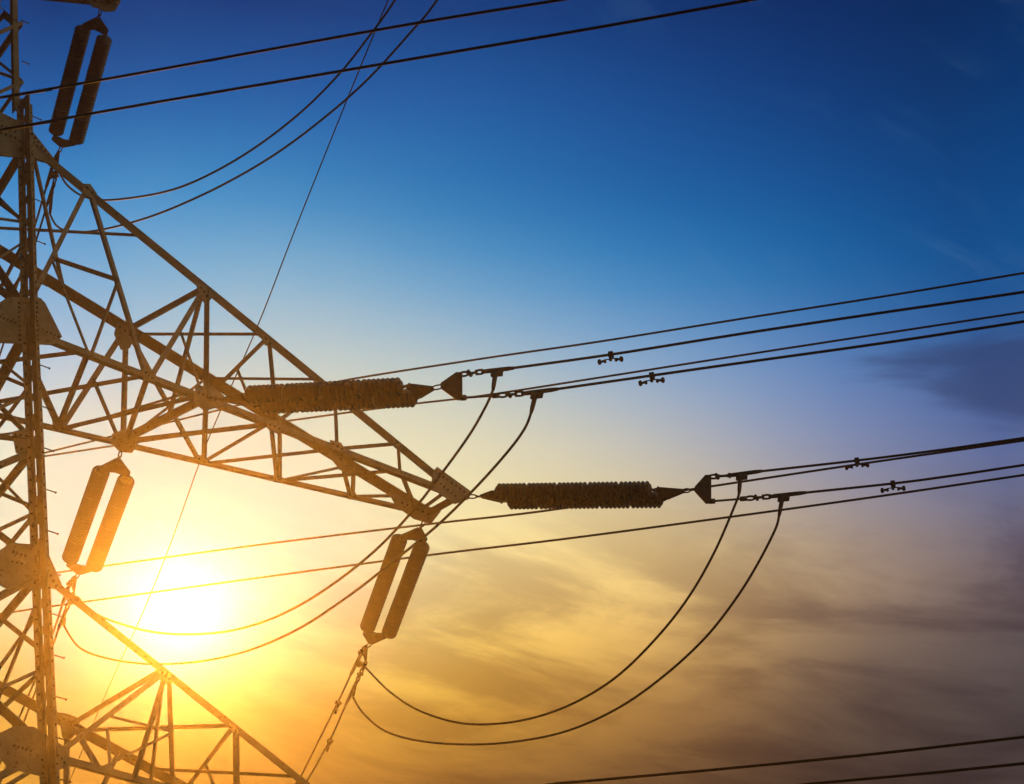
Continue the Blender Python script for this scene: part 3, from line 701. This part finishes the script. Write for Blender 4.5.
def damper(P, dirv, label, group="vibration dampers on the conductors", drop=0.062, half=0.135):
    a = dirv.normalized(); dn = V((0, 0, -1)); dn = (dn - a * dn.dot(a)).normalized(); s = a.cross(dn)
    root = empty("vibration_damper", P); tag(root, label, "damper", group)
    bm = bmesh.new(); box(bm, P + dn * 0.005, a * 0.028, s * 0.034, dn * 0.032); box(bm, P + dn * 0.055, a * 0.016, s * 0.014, dn * 0.035); tube(bm, [P - s * 0.045 + dn * 0.01, P + s * 0.045 + dn * 0.01], 0.012, 6)
    link("clamp", bm, HARD, root)
    c = P + dn * drop; bm = bmesh.new()
    tube(bm, [c + a * (half * t) + dn * (0.02 * t * t) for t in (-1, -0.5, 0, 0.5, 1)], 0.0075, 6); link("messenger_cable", bm, HARD, root, True)
    for sg in (-1, 1):
        e = c + dn * 0.02; bm = bmesh.new(); f = a * sg
        rr = [(0.42, 0.018), (0.47, 0.025), (0.56, 0.026), (0.62, 0.014), (0.85, 0.013), (0.90, 0.026), (0.97, 0.035), (1.08, 0.036), (1.16, 0.028), (1.2, 0.012)]
        tube(bm, [e + f * (half * t) + dn * 0.006 for t, r in rr], [r for t, r in rr], 10); link("weight", bm, HARD, root, True)


DN = V((0.93, -0.37, 0)).normalized()     # this side's span runs right and towards the viewer
GS = "tension insulator sets on the tower"; GW = "line conductors"; GJ = "jumper loops under the crossarms"


def near_phase(which, P0, axis, yoke, up, lo, up_line, lo_line, jt_up, jt_lo, damp, sep):
    on = lambda p: on_wall(*p, P0, DN)
    root, eu, el, n = insulator_set(f"pair of brown insulator strings stretched right from the {which}", on, DN, None, axis, sep, yoke, GS)
    for e, cl, line, jt, word, dm in ((eu, up, up_line, jt_up, "upper", damp[0]), (el, lo, lo_line, jt_lo, "lower", damp[1])):
        dead_end(root, e, on(cl[0]), on(cl[1]), on(jt), n)
        pts = [on(cl[1]).lerp(on(cl[0]), 0.2)] + [on(p) for p in line]
        pts = far_on(pts, 30.0, 0.6)
        wire("conductor", pts, WN, f"{word} conductor stretched right from the insulators on the {which}", "power line", GW)
        x = dm; q = pts[0]; dv = pts[1] - pts[0]
        for a, b in zip(pts, pts[1:]):
            if proj(a)[0] <= x <= proj(b)[0]: q = on_line(a, b, x=x); dv = b - a
        damper(q, dv, f"vibration damper under the {word} conductor stretched from the {which}")
    return on(jt_up), on(jt_lo)


def far_phase(which, P0, axis, yoke, up, lo, up_line, lo_line, jt_up, jt_lo, damp, sep, bearing, ext=55):
    d = V((-math.sin(R(bearing)), math.cos(R(bearing)), 0))
    a3, b3 = on_wall(*axis[2], P0, d), on_wall(*axis[3], P0, d)
    lay = (b3 - a3).cross(V((d.y, -d.x, 0))).normalized()          # the plane the two conductors lie in
    on = lambda p: on_plane(*p, a3, lay)
    root, eu, el, n = insulator_set(f"pair of brown insulator strings slanting away below the {which}", on, d, lay, axis, sep, yoke, GS)
    for e, cl, line, jt, word, dm in ((eu, up, up_line, jt_up, "upper", damp[0]), (el, lo, lo_line, jt_lo, "lower", damp[1])):
        dead_end(root, e, on(cl[0]), on(cl[1]), on(jt), n)
        pts = [on(cl[1]).lerp(on(cl[0]), 0.2)] + [on(p) for p in line]
        pts = far_on(pts, ext, 3.0)
        wire("conductor", pts, WN, f"{word} conductor running away from the insulators below the {which}", "power line", GW)
        if dm:
            for a, b in zip(pts, pts[1:]):
                if proj(a)[1] <= dm <= proj(b)[1]:
                    damper(on_line(a, b, y=dm), b - a, f"damper on the {word} conductor running away below the {which}"); break
    return on(jt_up), on(jt_lo)


TIPN = on_wall(466, 496, C0, ARM); TIPF = on_wall(427, 519, Dm, DD)
INN = on_wall(206, 399, C0, ARM); INF = on_wall(120, 449, Dm, DD)
j1 = near_phase("outer end of the large crossarm", TIPN, [(468, 496.5), (482, 496.5), (503, 496.5), (656, 494.6), (683, 491), (697, 489.5), (710, 489.5)],
                [(709, 477), (709, 501.5)], [(729, 475.5), (762, 471)], [(771, 496.5), (806, 492.5)],
                [(857, 460.5), (940, 450), (1024, 438)], [(893, 483.5), (950, 476), (1024, 465)], (739, 494), (779, 516), (857, 893), 0.26)
j2 = near_phase("middle of the large crossarm", INN, [(207, 399), (222, 400), (255, 400.0), (408, 392.3), (432, 388.5), (443, 386), (460, 386)],
                [(460, 374.5), (460, 398)], [(484, 371.5), (514, 368)], [(524, 393.5), (558, 389)],
                [(611, 354.5), (740, 334), (880, 313), (1024, 292)], [(652, 375.5), (740, 363), (880, 343.5), (1024, 321.5)], (493, 390), (531, 413), (611, 652), 0.26)
k1 = far_phase("outer end of the large crossarm", TIPF, [(425, 521), (419, 529), (411, 542), (378, 631), (371, 643), (367, 647), (363, 652)],
               [(362, 650), (366, 662)], [(360, 656), (350, 676)], [(357, 681), (345, 706)],
               [(338, 702), (319, 740), (300, 778)], [(331, 738), (319, 760), (306, 783)], (366, 668), (353, 697), (703, 741), 0.36, 15.2)
k2 = far_phase("middle of the large crossarm", INF, [(121, 452), (118, 460), (114, 475), (82, 563), (79, 573), (76, 578), (73, 584)],
               [(71, 581), (74, 593)], [(68, 589), (62, 605)], [(66, 610), (58, 630)],
               [(53, 633), (40, 668), (30, 692)], [(54, 642), (46, 664), (36, 690)], (79, 598), (64, 626), (643, 653), 0.36, 21.2)
k3 = far_phase("end of the topmost crossarm", U_far, [(101, 9), (98, 19), (94, 33), (66, 137), (62, 146), (59, 152), (56, 158)],
               [(54, 160), (57, 170)], [(52, 168), (46, 188)], [(54, 184), (47, 205)],
               [(36, 222), (24, 262), (14, 295)], [(36, 241), (26, 274), (16, 305)], (59, 172), (50, 214), (None, None), 0.34, 20.6)


def jumper(pts, a, b, label):
    """a loop hanging in the upright plane through its two clamps"""
    d = b - a; d.z = 0; d.normalize()
    P = [a] + [on_wall(x, y, a, d) for x, y in pts] + [b]
    return wire("jumper_loop", P, WN, label, "jumper wire", GJ)


jumper([(735, 505), (715, 551), (690, 595), (660, 634), (620, 674), (580, 700), (540, 716), (500, 723.5), (460, 723), (420, 711), (390, 692)], j1[0], k1[0],
       "shorter of the two jumper loops hanging low right of the outer slanting insulators")
jumper([(775, 530), (757, 565), (735, 600), (705, 638), (665, 675), (620, 707), (570, 730), (520, 741), (470, 744.5), (420, 741), (385, 731), (363, 713)], j1[1], k1[1],
       "longer, lowest jumper loop curving under the outer end of the large crossarm")
jumper([(486, 406), (470, 434), (445, 469), (415, 508), (380, 546), (340, 579), (300, 605), (260, 623), (215, 633), (160, 633), (115, 622), (90, 610)], j2[0], k2[0],
       "upper of the two jumper loops crossing the large crossarm's tip")
jumper([(525, 428), (510, 449), (480, 483), (440, 523), (400, 556), (350, 595), (300, 628), (250, 650), (200, 661.5), (150, 664), (110, 659), (80, 648)], j2[1], k2[1],
       "lower of the two jumper loops crossing the large crossarm's tip")
UN = on_wall(640, -300, U_near, DN)
for pts, b, q, lab in (([(437, -70), (395, 0), (370, 35), (340, 73), (300, 113), (250, 151), (200, 179), (160, 193), (110, 200), (85, 197), (68, 186)], k3[0], (490, -170), "upper of the two jumper loops sweeping up to the top edge beside the topmost insulators"),
                       ([(480, -72), (437, 0), (410, 33), (370, 77), (330, 113), (280, 151), (230, 181), (180, 205), (140, 220), (100, 230), (72, 232), (57, 226)], k3[1], (535, -180), "lower of the two jumper loops sweeping up to the top edge below the topmost insulators")):
    a = on_wall(*q, U_near, DN); jumper(pts, a, b, lab)

# conductors that pass by: the opposite circuit in front of the tower, a second line behind it
PF = V((-11.0, 15.2, 0)); PB = V((-7.0, 31.0, 0)); PB2 = V((-7.0, 32.2, 0))


def passing(px, P0, r, label, d=DN, ext=(14, 34)):
    pts = [on_wall(x, y, P0, d) for x, y in px]
    a = pts[0] + (pts[0] - pts[1]).normalized() * ext[0]
    pts = [a] + far_on(pts, ext[1], 0.4)
    return wire("conductor", pts, r, label, "power line", GW)


passing([(-60, 107), (0, 97.5), (140, 73), (280, 47.5), (420, 22.5), (560, 0), (680, -19)], PF, 0.012, "upper conductor of the pair passing in front of the tower near the top edge")
passing([(-60, 140), (0, 130), (140, 105), (300, 78), (450, 52.5), (600, 27), (744, 1), (832, -15)], PF, 0.012, "lower conductor of the pair passing in front of the tower near the top edge")
passing([(-60, 470), (40, 457), (112, 446), (215, 411), (325, 384), (470, 360.5), (600, 341.5), (740, 319), (880, 297), (1024, 273)][3:], PB, 0.0185, "topmost of the four conductors right of centre, passing behind the crossarm")
passing([(40, 457), (112, 446), (280, 422), (400, 405.5), (480, 396), (600, 377.5), (740, 355.5), (880, 334), (1024, 312)], PB2, 0.019, "third conductor down of the four above centre right, passing behind the crossarm")
passing([(0, 581), (40, 575), (250, 546), (430, 524), (540, 511.5), (700, 488), (860, 464), (1024, 440.5)], PB, 0.0185, "upper of the two conductors crossing behind the outer slanting insulators")
passing([(0, 614), (40, 608), (250, 579), (430, 555), (560, 539.5), (700, 521), (860, 499), (1024, 475)], PB, 0.0185, "lower of the two conductors crossing behind the outer slanting insulators")
passing([(480, 792), (560, 783.5), (700, 771), (860, 755.5), (1024, 737)], LOW_TIP + V((0, 2, 0)), 0.0185, "upper of the two conductors crossing the lower right corner")
passing([(700, 795), (810, 784), (920, 774), (1024, 763.5)], LOW_TIP + V((0, 2, 0)), 0.0185, "lower of the two conductors crossing the lower right corner")
# the thin wire strung behind everything, running down to the left and away
pa, pb = at_height(388, 0, 24.3), at_height(66, 790, 17.0)
nw = (pb - pa).cross(V((pb.y - pa.y, -(pb.x - pa.x), 0))).normalized()
pts = [on_plane(x, y, pa, nw) for x, y in ((388, 0), (351, 90), (318, 172), (291, 240), (258, 325), (216, 421), (199, 464), (170, 545), (143, 612), (120, 662), (98, 712), (66, 790))]
pts = [pts[0] + (pts[0] - pts[1]).normalized() * 1.5] + far_on(pts, 22, 0.6)
wire("earth_wire", pts, 0.0115, "thin earth wire slanting down behind the large crossarm from the top edge", "power line", GW)

# ---------------------------------------------------------------- ground and haze
bm = bmesh.new()
ring = 64; c = bm.verts.new((0, 0, 0)); prev = None; rows = []
rr = random.Random(3)
for r in (8, 18, 35, 60, 100, 150, 220, 300):
    rows.append([bm.verts.new((r * math.cos(i * 2 * math.pi / ring), r * math.sin(i * 2 * math.pi / ring), rr.uniform(-0.08, 0.03) if r > 8 else 0)) for i in range(ring)])
for i in range(ring): bm.faces.new((c, rows[0][i], rows[0][(i + 1) % ring]))
for a, b in zip(rows, rows[1:]):
    for i in range(ring): bm.faces.new((a[i], b[i], b[(i + 1) % ring], a[(i + 1) % ring]))
g = link("ground", bm, GRASS, None, True); tag(g, "rough grassy field under the tower", "ground", None, "structure")

hm = bpy.data.materials.new("haze"); hm.use_nodes = True; t = hm.node_tree; t.nodes.clear()  # haze volume added so scattered sun veils the steel like lens flare
pv = t.nodes.new('ShaderNodeVolumePrincipled'); pv.inputs['Density'].default_value = HAZE_DENSITY
pv.inputs['Anisotropy'].default_value = HAZE_G; pv.inputs['Color'].default_value = (*HAZE_COLOR, 1)
om = t.nodes.new('ShaderNodeOutputMaterial'); t.links.new(pv.outputs[0], om.inputs['Volume'])
bm = bmesh.new(); box(bm, V((0, 0, 12.75)), V((310, 0, 0)), V((0, 310, 0)), V((0, 0, 13.95)))
hz = link("haze", bm, hm); tag(hz, "thin warm evening haze in the air around the tower", "haze", None, "stuff")
